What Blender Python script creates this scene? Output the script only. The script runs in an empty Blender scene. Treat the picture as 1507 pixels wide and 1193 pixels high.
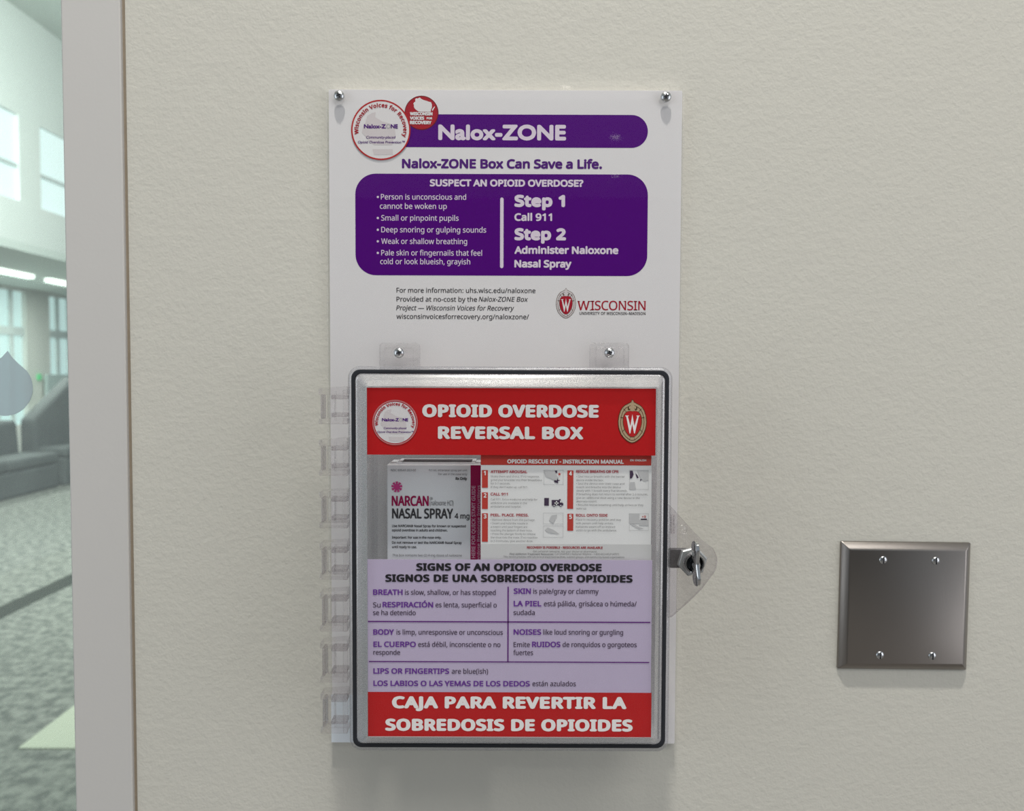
import bpy, math, os
import mathutils
from mathutils import Vector, Matrix
from math import sin, cos, pi, radians, hypot

# ------------------------------------------------------------------ camera, light, exposure
sc = bpy.context.scene
COL = sc.collection
FPX, W, H = 1200.0, 1507.0, 1193.0
DIST, EYE = 0.71, 1.50
cam_d = bpy.data.cameras.new('camera')
cam_d.sensor_width = 36.0
cam_d.lens = FPX / W * 36.0
cam_d.clip_start = 0.02
cam_d.dof.use_dof = True
cam_d.dof.focus_distance = 0.65
cam_d.dof.aperture_fstop = 8.0
cam = bpy.data.objects.new('camera', cam_d)
COL.objects.link(cam)
cam.matrix_world = (Matrix.Translation((0, -DIST, EYE)) @ Matrix.Rotation(radians(90 - 2.37), 4, 'X')
                    @ Matrix.Rotation(radians(0.20), 4, 'Z'))
sc.camera = cam
CM = cam.matrix_world.copy()

sc.view_settings.view_transform = 'Standard'
sc.view_settings.look = 'None'
sc.view_settings.gamma = 1.0
sc.view_settings.exposure = 0.0
sc.view_settings.use_curve_mapping = False
sc.cycles.use_denoising = True
sc.cycles.denoising_prefilter = 'NONE'
sc.cycles.denoising_input_passes = 'RGB_ALBEDO_NORMAL'
sc.cycles.max_bounces = 12
sc.cycles.transparent_max_bounces = 48
sc.cycles.caustics_reflective = False
sc.cycles.caustics_refractive = False

world = bpy.data.worlds.new('sky'); sc.world = world
world.use_nodes = True
world.node_tree.nodes['Background'].inputs[0].default_value = (0.80, 0.90, 1.0, 1)
world.node_tree.nodes['Background'].inputs[1].default_value = 0.35


def area(name, loc, target, sx, sy, power, col):
    l = bpy.data.lights.new(name, 'AREA'); l.shape = 'RECTANGLE'; l.size = sx; l.size_y = sy
    l.energy = power; l.color = col
    o = bpy.data.objects.new(name, l); COL.objects.link(o)
    o.location = loc
    o.rotation_euler = (Vector(target) - Vector(loc)).to_track_quat('-Z', 'Y').to_euler()
    return o


# recessed lamp in the ceiling high above the sign: the one that throws the sharp shadows
area('downlight_lamp', (-0.06, -0.88, 4.5), (0.0, -0.25, 1.5), 0.11, 0.11, 84.0, (1.0, 0.965, 0.90))
# broad ceiling panels over the corridor
area('ceiling_panel_lamp', (0.9, -3.0, 4.5), (0.7, -2.6, 0), 2.4, 1.6, 62, (1.0, 0.98, 0.95))
# unseen fill lamps added left and right to lift the ambient light
area('left_fill_lamp', (-3.5, -2.2, 1.6), (0, -0.2, 1.3), 2.0, 3.0, 25, (0.88, 0.95, 1.0))
area('right_fill_lamp', (3.5, -2.2, 1.6), (0, -0.2, 1.3), 2.0, 3.0, 33, (0.98, 0.97, 1.0))
# atrium behind the glass
area('atrium_lamp', (-3.4, 6.5, 5.6), (-4.6, 8.5, 0.5), 4.0, 6.0, 1000, (0.97, 1.0, 0.97))


# the tubes under the gallery behind the glass
area('gallery_lamp', (-7.2, 11.0, 2.84), (-7.2, 11.0, 0), 0.3, 4.5, 170, (0.98, 1.0, 0.95))


# ------------------------------------------------------------------ helpers
def P(px, py, y=0.0):
    """point on the vertical plane at depth y that the photograph shows at (px, py)"""
    d = CM.to_3x3() @ Vector(((px - W / 2) / FPX, (H / 2 - py) / FPX, -1.0))
    o = CM.translation
    t = (y - o.y) / d.y
    return o + d * t


def PX(px, py, y): return P(px, py, y).x
def PZ(px, py, y): return P(px, py, y).z
def U(y): return (y + DIST) / FPX          # metres per photo pixel at depth y


class MB:
    def __init__(s): s.v = []; s.f = []

    def add(s, vs, fs):
        b = len(s.v); s.v += [tuple(v) for v in vs]; s.f += [tuple(b + i for i in f) for f in fs]; return s

    def box(s, x0, x1, y0, y1, z0, z1):
        x0, x1 = min(x0, x1), max(x0, x1); y0, y1 = min(y0, y1), max(y0, y1); z0, z1 = min(z0, z1), max(z0, z1)
        return s.add([(x0, y0, z0), (x1, y0, z0), (x1, y1, z0), (x0, y1, z0), (x0, y0, z1), (x1, y0, z1), (x1, y1, z1), (x0, y1, z1)],
                     [(0, 3, 2, 1), (4, 5, 6, 7), (0, 1, 5, 4), (1, 2, 6, 5), (2, 3, 7, 6), (3, 0, 4, 7)])

    def loft(s, loops, cap0=False, cap1=False, closed=False):
        """loops: lists of 3D points of the same length"""
        n = len(loops[0]); vs = [p for l in loops for p in l]; fs = []
        m = len(loops)
        for k in range(m if closed else m - 1):
            a, b = k * n, ((k + 1) % m) * n
            for i in range(n):
                j = (i + 1) % n
                fs.append((a + i, a + j, b + j, b + i))
        if cap0: fs.append(tuple(range(n))[::-1])
        if cap1: fs.append(tuple((m - 1) * n + i for i in range(n)))
        return s.add(vs, fs)

    def prism(s, pts, ya, yb):
        """pts in (x,z); extruded along y from ya to yb"""
        return s.loft([[(x, ya, z) for x, z in pts], [(x, yb, z) for x, z in pts]], True, True)

    def flat(s, pts, y):
        n = len(pts)
        a = sum(pts[i][0] * pts[(i + 1) % n][1] - pts[(i + 1) % n][0] * pts[i][1] for i in range(n))
        if a < 0: pts = pts[::-1]
        return s.add([(x, y, z) for x, z in pts], [tuple(range(n))])

    def ringflat(s, po, pi_, y):
        n = len(po)
        return s.add([(x, y, z) for x, z in po] + [(x, y, z) for x, z in pi_], [(i, (i + 1) % n, n + (i + 1) % n, n + i) for i in range(n)])


def circ(cx, cz, r, n=40, rz=None, a0=0.0):
    rz = rz or r
    return [(cx + r * cos(a0 + 2 * pi * i / n), cz + rz * sin(a0 + 2 * pi * i / n)) for i in range(n)]


def rr(x0, x1, z0, z1, r, n=8):
    """rounded rectangle, counter-clockwise in (x, z)"""
    x0, x1 = min(x0, x1), max(x0, x1); z0, z1 = min(z0, z1), max(z0, z1)
    r = min(r, (x1 - x0) / 2 - 1e-6, (z1 - z0) / 2 - 1e-6)
    out = []
    for cx, cz, a in ((x1 - r, z1 - r, 0), (x0 + r, z1 - r, 90), (x0 + r, z0 + r, 180), (x1 - r, z0 + r, 270)):
        for i in range(n + 1):
            t = radians(a + 90.0 * i / n); out.append((cx + r * cos(t), cz + r * sin(t)))
    return out


def at_y(pts, y): return [(x, y, z) for x, z in pts]


def lathe_y(profile, cx, cz, n=32):
    """profile: (radius, y) list; revolved about the y axis through (cx, cz)"""
    return [[(cx + r * cos(2 * pi * i / n), y, cz + r * sin(2 * pi * i / n)) for i in range(n)] for r, y in profile]


def wloc(o):
    v = Vector((0, 0, 0))
    while o is not None: v += o.location; o = o.parent
    return v


def build(mb, name, mat, parent=None, bevel=0.0, smooth=False, seg=2):
    me = bpy.data.meshes.new(name)
    L = wloc(parent) if parent else Vector((0, 0, 0))
    me.from_pydata([(x - L.x, y - L.y, z - L.z) for x, y, z in mb.v], [], mb.f)
    me.materials.append(mat)
    me.update()
    o = bpy.data.objects.new(name, me); COL.objects.link(o)
    if parent: o.parent = parent
    if smooth:
        for p in me.polygons: p.use_smooth = True
        try: me.set_sharp_from_angle(angle=radians(38))
        except Exception: pass
    if bevel:
        m = o.modifiers.new('bevel', 'BEVEL'); m.width = bevel; m.segments = seg; m.limit_method = 'ANGLE'; m.angle_limit = radians(35)
    return o


def thing(name, label, cat, loc, group=None):
    o = bpy.data.objects.new(name, None); COL.objects.link(o); o.location = loc; o.empty_display_size = 0.05
    o['label'] = label; o['category'] = cat
    if group: o['group'] = group
    return o


def struct(o): o['kind'] = 'structure'; return o
def stuff(o): o['kind'] = 'stuff'; return o


# ------------------------------------------------------------------ materials
def nodes(name):
    m = bpy.data.materials.new(name); m.use_nodes = True
    nt = m.node_tree
    return m, nt, nt.nodes['Principled BSDF']


def mat(name, col, rough=0.5, metal=0.0, spec=0.22, bump=None, coat=0.0, var=None, emit=None):
    m, nt, b = nodes(name)
    b.inputs['Base Color'].default_value = (*col, 1); b.inputs['Roughness'].default_value = rough
    b.inputs['Metallic'].default_value = metal; b.inputs['Specular IOR Level'].default_value = spec
    b.inputs['Coat Weight'].default_value = coat
    if coat: b.inputs['Coat Roughness'].default_value = 0.06
    if emit:
        b.inputs['Emission Color'].default_value = (*emit[:3], 1); b.inputs['Emission Strength'].default_value = emit[3]
    tc = nt.nodes.new('ShaderNodeTexCoord')
    if var:      # (scale, amount)
        n = nt.nodes.new('ShaderNodeTexNoise'); n.inputs['Scale'].default_value = var[0]; n.inputs['Detail'].default_value = 4
        nt.links.new(tc.outputs['Object'], n.inputs['Vector'])
        mx = nt.nodes.new('ShaderNodeMix'); mx.data_type = 'RGBA'
        a = var[1]
        mx.inputs[6].default_value = (*[c * (1 - a) for c in col], 1); mx.inputs[7].default_value = (*[min(1, c * (1 + a)) for c in col], 1)
        nt.links.new(n.outputs['Fac'], mx.inputs[0]); nt.links.new(mx.outputs[2], b.inputs['Base Color'])
    if bump:     # list of (scale, strength, distance)
        prev = None
        for s_, st, di in bump:
            n = nt.nodes.new('ShaderNodeTexNoise'); n.inputs['Scale'].default_value = s_; n.inputs['Detail'].default_value = 3
            nt.links.new(tc.outputs['Object'], n.inputs['Vector'])
            bp = nt.nodes.new('ShaderNodeBump'); bp.inputs['Strength'].default_value = st; bp.inputs['Distance'].default_value = di
            nt.links.new(n.outputs['Fac'], bp.inputs['Height'])
            if prev: nt.links.new(prev.outputs['Normal'], bp.inputs['Normal'])
            prev = bp
        nt.links.new(prev.outputs['Normal'], b.inputs['Normal'])
    return m


def clear(name, tint, edge, rough=0.03, f0=0.045, grow=0.55, power=5.0, body=0.0, bodycol=(0.7, 0.7, 0.72), bump=0.0):
    """clear plastic seen as a thin sheet: see-through face on, shinier and darker at grazing angles"""
    m = bpy.data.materials.new(name); m.use_nodes = True
    nt = m.node_tree; nt.nodes.clear()
    N = nt.nodes.new; L = nt.links.new
    out = N('ShaderNodeOutputMaterial'); tr = N('ShaderNodeBsdfTransparent'); gl = N('ShaderNodeBsdfGlossy')
    gl.inputs['Roughness'].default_value = rough; gl.inputs['Color'].default_value = (1, 1, 1, 1)
    lw = N('ShaderNodeLayerWeight'); lw.inputs['Blend'].default_value = 0.5
    pw = N('ShaderNodeMath'); pw.operation = 'POWER'; pw.inputs[1].default_value = power
    L(lw.outputs['Facing'], pw.inputs[0])
    ma = N('ShaderNodeMath'); ma.operation = 'MULTIPLY_ADD'; ma.inputs[1].default_value = grow; ma.inputs[2].default_value = f0
    L(pw.outputs[0], ma.inputs[0])
    mx = N('ShaderNodeMix'); mx.data_type = 'RGBA'; mx.inputs[6].default_value = (*tint, 1); mx.inputs[7].default_value = (*edge, 1)
    p2 = N('ShaderNodeMath'); p2.operation = 'POWER'; p2.inputs[1].default_value = 2.0
    L(lw.outputs['Facing'], p2.inputs[0]); L(p2.outputs[0], mx.inputs[0]); L(mx.outputs[2], tr.inputs['Color'])
    base = tr.outputs[0]
    if body:
        df = N('ShaderNodeBsdfDiffuse'); df.inputs['Color'].default_value = (*bodycol, 1)
        mb_ = N('ShaderNodeMixShader'); mb_.inputs[0].default_value = body
        L(tr.outputs[0], mb_.inputs[1]); L(df.outputs[0], mb_.inputs[2]); base = mb_.outputs[0]
    if bump:
        tc = N('ShaderNodeTexCoord'); n = N('ShaderNodeTexNoise'); n.inputs['Scale'].default_value = 60
        bp = N('ShaderNodeBump'); bp.inputs['Strength'].default_value = bump; bp.inputs['Distance'].default_value = 0.002
        L(tc.outputs['Object'], n.inputs['Vector']); L(n.outputs['Fac'], bp.inputs['Height']); L(bp.outputs['Normal'], gl.inputs['Normal'])
    ms = N('ShaderNodeMixShader'); L(ma.outputs[0], ms.inputs[0]); L(base, ms.inputs[1]); L(gl.outputs[0], ms.inputs[2])
    L(ms.outputs[0], out.inputs['Surface'])
    return m


M = {}
M['wall'] = mat('painted_wall', (0.60, 0.585, 0.525), 0.55, spec=0.3,
                bump=[(210, 0.42, 0.0009), (520, 0.26, 0.0006), (45, 0.2, 0.002)])
M['frame_paint'] = mat('frame_paint', (0.575, 0.56, 0.54), 0.45, spec=0.4, bump=[(300, 0.15, 0.0004)])
M['caulk'] = mat('caulk', (0.30, 0.25, 0.19), 0.7, var=(60, 0.15))
M['floor'] = mat('corridor_floor', (0.22, 0.21, 0.20), 0.5, var=(6, 0.2))
M['ceiling'] = mat('ceiling_paint', (0.75, 0.75, 0.72), 0.8)
M['dark_wall'] = mat('dark_wall', (0.11, 0.098, 0.088), 0.6)
M['white_vinyl'] = mat('white_vinyl', (0.83, 0.805, 0.81), 0.5)
M['bluish_white'] = mat('sign_bluish_white', (0.88, 0.94, 1.0), 0.35)
M['acrylic'] = clear('clear_acrylic', (0.995, 0.995, 0.995), (0.95, 0.96, 0.955), 0.02, 0.03, 0.5)
M['purple'] = mat('purple_ink', (0.088, 0.002, 0.20), 0.5, spec=0.08)
M['purple_text'] = mat('purple_text_ink', (0.09, 0.01, 0.20), 0.45)
M['white_text'] = mat('light_text_ink', (0.80, 0.70, 0.80), 0.5)
M['black'] = mat('black_ink', (0.022, 0.02, 0.025), 0.5)
M['red_ink'] = mat('red_ink', (0.52, 0.018, 0.02), 0.5)
M['crimson'] = mat('crimson_ink', (0.42, 0.01, 0.03), 0.5)
M['seal_white'] = mat('seal_white', (0.83, 0.80, 0.80), 0.5)
M['pale_pink'] = mat('pale_pink_ink', (0.72, 0.66, 0.665), 0.5)
M['badge_red'] = mat('badge_red_ink', (0.42, 0.012, 0.025), 0.5)
M['badge_edge'] = mat('badge_edge_ink', (0.16, 0.01, 0.02), 0.5)
M['tan'] = mat('tan_ink', (0.55, 0.40, 0.25), 0.5)
M['brown'] = mat('dark_brown_ink', (0.09, 0.05, 0.02), 0.5)
M['paper_red'] = mat('red_paper', (0.58, 0.012, 0.014), 0.5, var=(30, 0.04))
M['paper_white'] = mat('white_print', (0.90, 0.86, 0.84), 0.5)
M['lilac'] = mat('lilac_paper', (0.60, 0.515, 0.69), 0.5, var=(25, 0.03))
M['lilac_purple'] = mat('violet_ink', (0.17, 0.045, 0.34), 0.5)
M['rule_purple'] = mat('violet_rule_ink', (0.14, 0.02, 0.22), 0.5)
M['lilac_grey'] = mat('dark_grey_ink', (0.075, 0.05, 0.09), 0.5)
M['manual_white'] = mat('manual_paper', (0.90, 0.90, 0.89), 0.5)
M['manual_grey'] = mat('manual_footer_grey', (0.70, 0.70, 0.69), 0.5)
M['manual_red'] = mat('manual_red_ink', (0.58, 0.06, 0.045), 0.5)
M['manual_red_dark'] = mat('manual_heading_ink', (0.42, 0.03, 0.05), 0.5)
M['grey_text'] = mat('grey_text_ink', (0.30, 0.30, 0.30), 0.5)
M['pic_grey'] = mat('picture_grey', (0.45, 0.45, 0.45), 0.5)
M['pic_light'] = mat('picture_light_grey', (0.62, 0.62, 0.62), 0.5)
M['carton'] = mat('carton_white', (0.72, 0.745, 0.77), 0.4)
M['carton_shade'] = mat('carton_inside_shade', (0.05, 0.045, 0.05), 0.8)  # near black, the shade in the carton opening put in as colour
M['magenta'] = mat('magenta_ink', (0.30, 0.004, 0.07), 0.45)
M['pink'] = mat('pink_ink', (0.52, 0.05, 0.22), 0.45)
M['carton_text'] = mat('carton_text_ink', (0.05, 0.05, 0.055), 0.5)
M['carton_grey'] = mat('carton_grey_ink', (0.16, 0.16, 0.17), 0.5)
M['spine_text'] = mat('spine_text_ink', (0.55, 0.32, 0.42), 0.5)
M['lid'] = clear('clear_lid', (0.99, 0.99, 0.99), (0.90, 0.90, 0.91), 0.05, 0.02, 0.5)
M['body'] = clear('clear_body', (0.965, 0.965, 0.967), (0.84, 0.84, 0.85), 0.10, 0.05, 0.4, body=0.14, bodycol=(0.9, 0.9, 0.9))
M['flange'] = clear('clear_flange', (0.94, 0.94, 0.95), (0.45, 0.45, 0.48), 0.06, 0.06, 0.8, body=0.15, bodycol=(0.62, 0.62, 0.64), bump=0.3)
M['bevel'] = clear('clear_lid_slope', (0.85, 0.85, 0.855), (0.60, 0.60, 0.62), 0.16, 0.16, 0.6, body=0.35, bodycol=(0.66, 0.66, 0.67))
M['hinge'] = clear('clear_hinge', (0.985, 0.98, 0.982), (0.74, 0.72, 0.73), 0.05, 0.04, 0.8, body=0.02, bodycol=(0.9, 0.88, 0.89))
M['tab'] = clear('clear_tab', (0.992, 0.99, 0.991), (0.78, 0.76, 0.77), 0.05, 0.04, 0.8)
M['latch'] = clear('smoky_latch', (0.94, 0.93, 0.935), (0.60, 0.57, 0.58), 0.05, 0.04, 0.8, body=0.09, bodycol=(0.55, 0.53, 0.53))
M['gasket'] = mat('rubber_gasket', (0.028, 0.03, 0.036), 0.45)
M['nut'] = mat('satin_nut', (0.55, 0.56, 0.56), 0.3, metal=0.75)
M['chrome'] = mat('chrome', (0.62, 0.62, 0.62), 0.13, metal=1.0)
M['dark_metal'] = mat('dark_bore', (0.05, 0.055, 0.06), 0.25, metal=1.0)
M['cam_steel'] = mat('cam_steel', (0.22, 0.22, 0.23), 0.4, metal=0.8)
M['zinc'] = mat('zinc_screw', (0.58, 0.59, 0.60), 0.24, metal=1.0)
M['recess'] = mat('screw_recess', (0.04, 0.04, 0.045), 0.5, metal=0.5)

# brushed stainless plate
m, nt, b = nodes('brushed_steel')
b.inputs['Base Color'].default_value = (0.30, 0.275, 0.255, 1); b.inputs['Metallic'].default_value = 1.0; b.inputs['Roughness'].default_value = 0.33
tc = nt.nodes.new('ShaderNodeTexCoord'); mp = nt.nodes.new('ShaderNodeMapping'); mp.inputs['Scale'].default_value = (2600, 2600, 40)
n = nt.nodes.new('ShaderNodeTexNoise'); n.inputs['Scale'].default_value = 1.0
bp = nt.nodes.new('ShaderNodeBump'); bp.inputs['Strength'].default_value = 0.10; bp.inputs['Distance'].default_value = 0.0003
nt.links.new(tc.outputs['Object'], mp.inputs['Vector']); nt.links.new(mp.outputs[0], n.inputs['Vector'])
nt.links.new(n.outputs['Fac'], bp.inputs['Height']); nt.links.new(bp.outputs['Normal'], b.inputs['Normal'])
M['steel'] = m

# carpet with a blotchy woven pattern
m, nt, b = nodes('carpet')
b.inputs['Roughness'].default_value = 1.0; b.inputs['Specular IOR Level'].default_value = 0.1
tc = nt.nodes.new('ShaderNodeTexCoord'); mp = nt.nodes.new('ShaderNodeMapping'); mp.inputs['Scale'].default_value = (1, 0.8, 1)
n = nt.nodes.new('ShaderNodeTexNoise'); n.inputs['Scale'].default_value = 19; n.inputs['Detail'].default_value = 4; n.inputs['Roughness'].default_value = 0.6
cr = nt.nodes.new('ShaderNodeValToRGB')
cr.color_ramp.elements[0].position = 0.40; cr.color_ramp.elements[0].color = (0.15, 0.155, 0.145, 1)
cr.color_ramp.elements[1].position = 0.60; cr.color_ramp.elements[1].color = (0.32, 0.32, 0.29, 1)
nt.links.new(tc.outputs['Object'], mp.inputs['Vector']); nt.links.new(mp.outputs[0], n.inputs['Vector'])
nt.links.new(n.outputs['Fac'], cr.inputs[0]); nt.links.new(cr.outputs[0], b.inputs['Base Color'])
M['carpet'] = m
m, nt, b = nodes('ribbed_carpet')
b.inputs['Roughness'].default_value = 1.0
tc = nt.nodes.new('ShaderNodeTexCoord'); wv = nt.nodes.new('ShaderNodeTexWave'); wv.inputs['Scale'].default_value = 15.0; wv.bands_direction = 'X'
cr = nt.nodes.new('ShaderNodeValToRGB')
cr.color_ramp.elements[0].color = (0.53, 0.54, 0.43, 1); cr.color_ramp.elements[1].color = (0.63, 0.64, 0.52, 1)
nt.links.new(tc.outputs['Object'], wv.inputs['Vector']); nt.links.new(wv.outputs['Fac'], cr.inputs[0]); nt.links.new(cr.outputs[0], b.inputs['Base Color'])
M['ribbed'] = m
M['carpet_dark'] = mat('dark_carpet_strip', (0.055, 0.06, 0.055), 1.0, var=(30, 0.2))
M['atrium_white'] = mat('atrium_white', (0.80, 0.82, 0.79), 0.8)
M['atrium_soffit'] = mat('atrium_soffit', (0.70, 0.74, 0.70), 0.8)
M['atrium_column'] = mat('atrium_column', (0.66, 0.66, 0.62), 0.8)
M['sofa'] = mat('charcoal_upholstery', (0.12, 0.13, 0.13), 0.9, var=(4, 0.3))
M['lit_pane'] = mat('daylit_pane', (0.5, 0.6, 0.62), 0.3, emit=(0.86, 0.92, 0.91, 0.72))
M['lit_pane_low'] = mat('daylit_low_pane', (0.4, 0.5, 0.5), 0.3, emit=(0.62, 0.78, 0.79, 0.70))
M['mullion'] = mat('mullion_grey', (0.60, 0.66, 0.65), 0.5)
M['lamp_strip'] = mat('strip_light', (0.9, 0.9, 0.9), 0.5, emit=(1.0, 1.0, 0.96, 2.2))
M['exit_green'] = mat('exit_sign_green', (0.1, 0.5, 0.2), 0.5, emit=(0.15, 0.8, 0.35, 0.25))
M['pane'] = clear('green_tinted_glass', (0.91, 0.965, 0.945), (0.6, 0.8, 0.75), 0.0, 0.05, 0.9, body=0.05, bodycol=(0.9, 0.93, 0.92))
M['frost'] = clear('frosted_decal', (0.60, 0.68, 0.70), (0.5, 0.6, 0.6), 0.4, 0.05, 0.4, body=0.60, bodycol=(0.58, 0.68, 0.72))
M['lens'] = mat('downlight_lens', (0.9, 0.9, 0.9), 0.4, emit=(1.0, 0.95, 0.86, 2.6))
M['curtain'] = mat('pale_curtain', (0.42, 0.50, 0.49), 0.9)

# ------------------------------------------------------------------ lettering
FD = None
try: FD = bpy.utils.system_resource('DATAFILES', path='fonts')
except Exception: FD = None
FONTS = {}
for key, fn in (('sans', 'NotoSansHebrew-Regular.woff2'), ('mono', 'DejaVuSansMono.woff2')):
    try: FONTS[key] = bpy.data.fonts.load(os.path.join(FD, fn))
    except Exception: FONTS[key] = None
FONTS['geo'] = None
_gc = {}


def glyphs(body, font='sans', space=1.0, res=4):
    k = (body, font, space, res)
    if k in _gc: return _gc[k]
    c = bpy.data.curves.new('t', 'FONT'); c.body = body; c.resolution_u = res; c.space_character = space
    if FONTS.get(font): c.font = FONTS[font]
    o = bpy.data.objects.new('t', c); COL.objects.link(o)
    me = o.to_mesh(depsgraph=bpy.context.evaluated_depsgraph_get()) if False else bpy.data.meshes.new_from_object(o)
    vs = [(v.co.x, v.co.y) for v in me.vertices]; fs = [tuple(p.vertices) for p in me.polygons]
    bpy.data.meshes.remove(me); bpy.data.objects.remove(o); bpy.data.curves.remove(c)
    x0 = min(v[0] for v in vs); x1 = max(v[0] for v in vs)
    _gc[k] = (vs, fs, x0, x1)
    return _gc[k]


def caph(font):
    vs = glyphs('H', font)[0]; return max(v[1] for v in vs)


def islands(vs, fs):
    par = list(range(len(vs)))

    def find(i):
        while par[i] != i: par[i] = par[par[i]]; i = par[i]
        return i
    for f in fs:
        for k in f[1:]: par[find(k)] = find(f[0])
    g = {}
    for f in fs: g.setdefault(find(f[0]), []).append(f)
    out = []
    for k, ff in g.items():
        ids = sorted({i for f in ff for i in f}); mp_ = {i: n for n, i in enumerate(ids)}
        out.append(([vs[i] for i in ids], [tuple(mp_[i] for i in f) for f in ff]))
    out.sort(key=lambda t: min(v[0] for v in t[0]))
    return out


_dc = {}
BAD = [0]


def tri_area(P_, T_):
    return sum(abs((P_[t[1]][0] - P_[t[0]][0]) * (P_[t[2]][1] - P_[t[0]][1]) - (P_[t[1]][1] - P_[t[0]][1]) * (P_[t[2]][0] - P_[t[0]][0])) for t in T_) / 2


def union_try(vs, fs, dx, dz, turn, eps):
    V = []; F = []
    n = 8 if max(dx, dz) > 0.012 else 4
    offs = [(0, 0)] + [(cos(2 * pi * i / n + turn) * 1.03, sin(2 * pi * i / n + turn) * 1.03) for i in range(n)]
    for ox, oz in offs:
        b0 = len(V)
        V += [Vector((v[0] + ox * dx, v[1] + oz * dz)) for v in vs]
        F += [tuple(b0 + i for i in f) for f in fs]
    vo, _, fo, _, _, fid = mathutils.geometry.delaunay_2d_cdt(V, [], F, 0, eps, True)
    cnt = set()
    for f, i in zip(fo, fid):
        if i:
            for p, q in zip(f, list(f[1:]) + [f[0]]): cnt.add((p, q))
    be = [e for e in cnt if (e[1], e[0]) not in cnt]           # outline of the union
    ids = sorted({i for e in be for i in e}); mp_ = {i: k for k, i in enumerate(ids)}
    v2, _, f2, vid, _, _ = mathutils.geometry.delaunay_2d_cdt([vo[i] for i in ids], [(mp_[p], mp_[q]) for p, q in be], [], 0, 1e-7, True)
    new = {}
    for k, src in enumerate(vid):
        for i in src: new[i] = k
    bd_ = {(new[mp_[p]], new[mp_[q]]) for p, q in be}
    owner = {}; state = {}
    for t_, f in enumerate(f2):
        for p, q in zip(f, list(f[1:]) + [f[0]]):
            owner[(p, q)] = t_
            if (p, q) in bd_: state[t_] = True
            elif (q, p) in bd_: state.setdefault(t_, False)
    todo = list(state)
    while todo:                                   # spread inside / outside over the triangles
        t_ = todo.pop(); f = f2[t_]
        for p, q in zip(f, list(f[1:]) + [f[0]]):
            if (p, q) in bd_ or (q, p) in bd_: continue
            o_ = owner.get((q, p))
            if o_ is not None and o_ not in state: state[o_] = state[t_]; todo.append(o_)
    return [(v.x, v.y) for v in v2], [tuple(f) for t_, f in enumerate(f2) if state.get(t_)]


def thicken(vs, fs, dx, dz):
    """union of shifted copies of one flat glyph: a bolder glyph in a single layer"""
    x0 = min(v[0] for v in vs); y0 = min(v[1] for v in vs)
    dx, dz = round(dx, 3), round(dz, 3)
    key = (dx, dz, len(vs), len(fs), tuple((round(v[0] - x0, 3), round(v[1] - y0, 3)) for v in vs[:12]))
    if key not in _dc:
        good = []
        lv = [(v[0] - x0, v[1] - y0) for v in vs]
        for f in fs:                                  # counter-clockwise, no slivers
            for j in range(1, len(f) - 1):
                a_, b_, c_ = f[0], f[j], f[j + 1]
                ar = (lv[b_][0] - lv[a_][0]) * (lv[c_][1] - lv[a_][1]) - (lv[b_][1] - lv[a_][1]) * (lv[c_][0] - lv[a_][0])
                lg = max(math.dist(lv[a_], lv[b_]), math.dist(lv[b_], lv[c_]), math.dist(lv[a_], lv[c_]))
                if abs(ar) > 2e-4 * lg: good.append((a_, b_, c_) if ar > 0 else (a_, c_, b_))
        half = {(f[i], f[(i + 1) % 3]) for f in good for i in range(3)}
        per = sum(math.dist(lv[p], lv[q]) for p, q in half if (q, p) not in half)
        A0 = tri_area(lv, good); lim = A0 + per * (dx + dz) / 2 * 1.0 + 4 * dx * dz
        cand = []; best = None
        for turn, eps in ((0.0, 1e-6), (0.11, 1e-5), (0.23, 1e-7), (0.31, 3e-5), (0.07, 3e-6), (0.41, 1e-6), (0.17, 1e-5), (0.53, 3e-7)):
            r_ = union_try(lv, good, dx, dz, turn, eps); ar = tri_area(*r_)
            if A0 <= ar <= lim: best = r_; break
            if ar >= A0: cand.append((ar, r_))
        if best is None: BAD[0] += 1; best = min(cand, key=lambda c: c[0])[1] if cand else (lv, good)
        _dc[key] = best
    vo, fo = _dc[key]
    return [(a + x0, b + y0) for a, b in vo], fo


def text(mb, body, xl, xr, base, cap, y, font='sans', bold=0.0, space=1.0, shear=0.0, res=3, boldz=None, fn=None, vert=False):
    """lettering on the plane y: left/right edge, baseline and cap height in photo pixels.
    bold = stroke growth as a share of the cap height"""
    vs, fs, gx0, gx1 = glyphs(body, font, space, res)
    u = U(y)
    if vert:      # reads upwards: xl = baseline x, xr = cap height px, base = bottom y, cap = top y
        X0 = PX(xl, (base + cap) / 2, y); Z0 = PZ(xl, base, y); Wd = PZ(xl, cap, y) - Z0; ch = xr * u
    else:
        A = P(xl, base, y); B = P(xr, base, y); X0, Z0, Wd, ch = A.x, (A.z + B.z) / 2, B.x - A.x, cap * u
    r = bold * ch; rz = (bold if boldz is None else boldz) * ch
    sx = (Wd - 2 * r) / (gx1 - gx0); sz = (ch - 2 * rz) / caph(font)
    for q_, (iv, if_) in enumerate(islands(vs, fs)):
        if bold: iv, if_ = thicken(iv, if_, r / sx, rz / sz)
        dy = -1.2e-5 * (q_ % 2)        # neighbours never share a plane where they touch
        out = []
        for gx, gz in iv:
            lx = r + (gx - gx0) * sx + shear * gz * sz; lz = rz + gz * sz
            if fn: a_ = fn(lx / Wd, lz); out.append((a_[0], a_[1] + dy, a_[2]))
            elif vert: out.append((X0 - lz, y + dy, Z0 + lx))
            else: out.append((X0 + lx, y + dy, Z0 + lz))
        mb.add(out, if_)
    return mb


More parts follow.
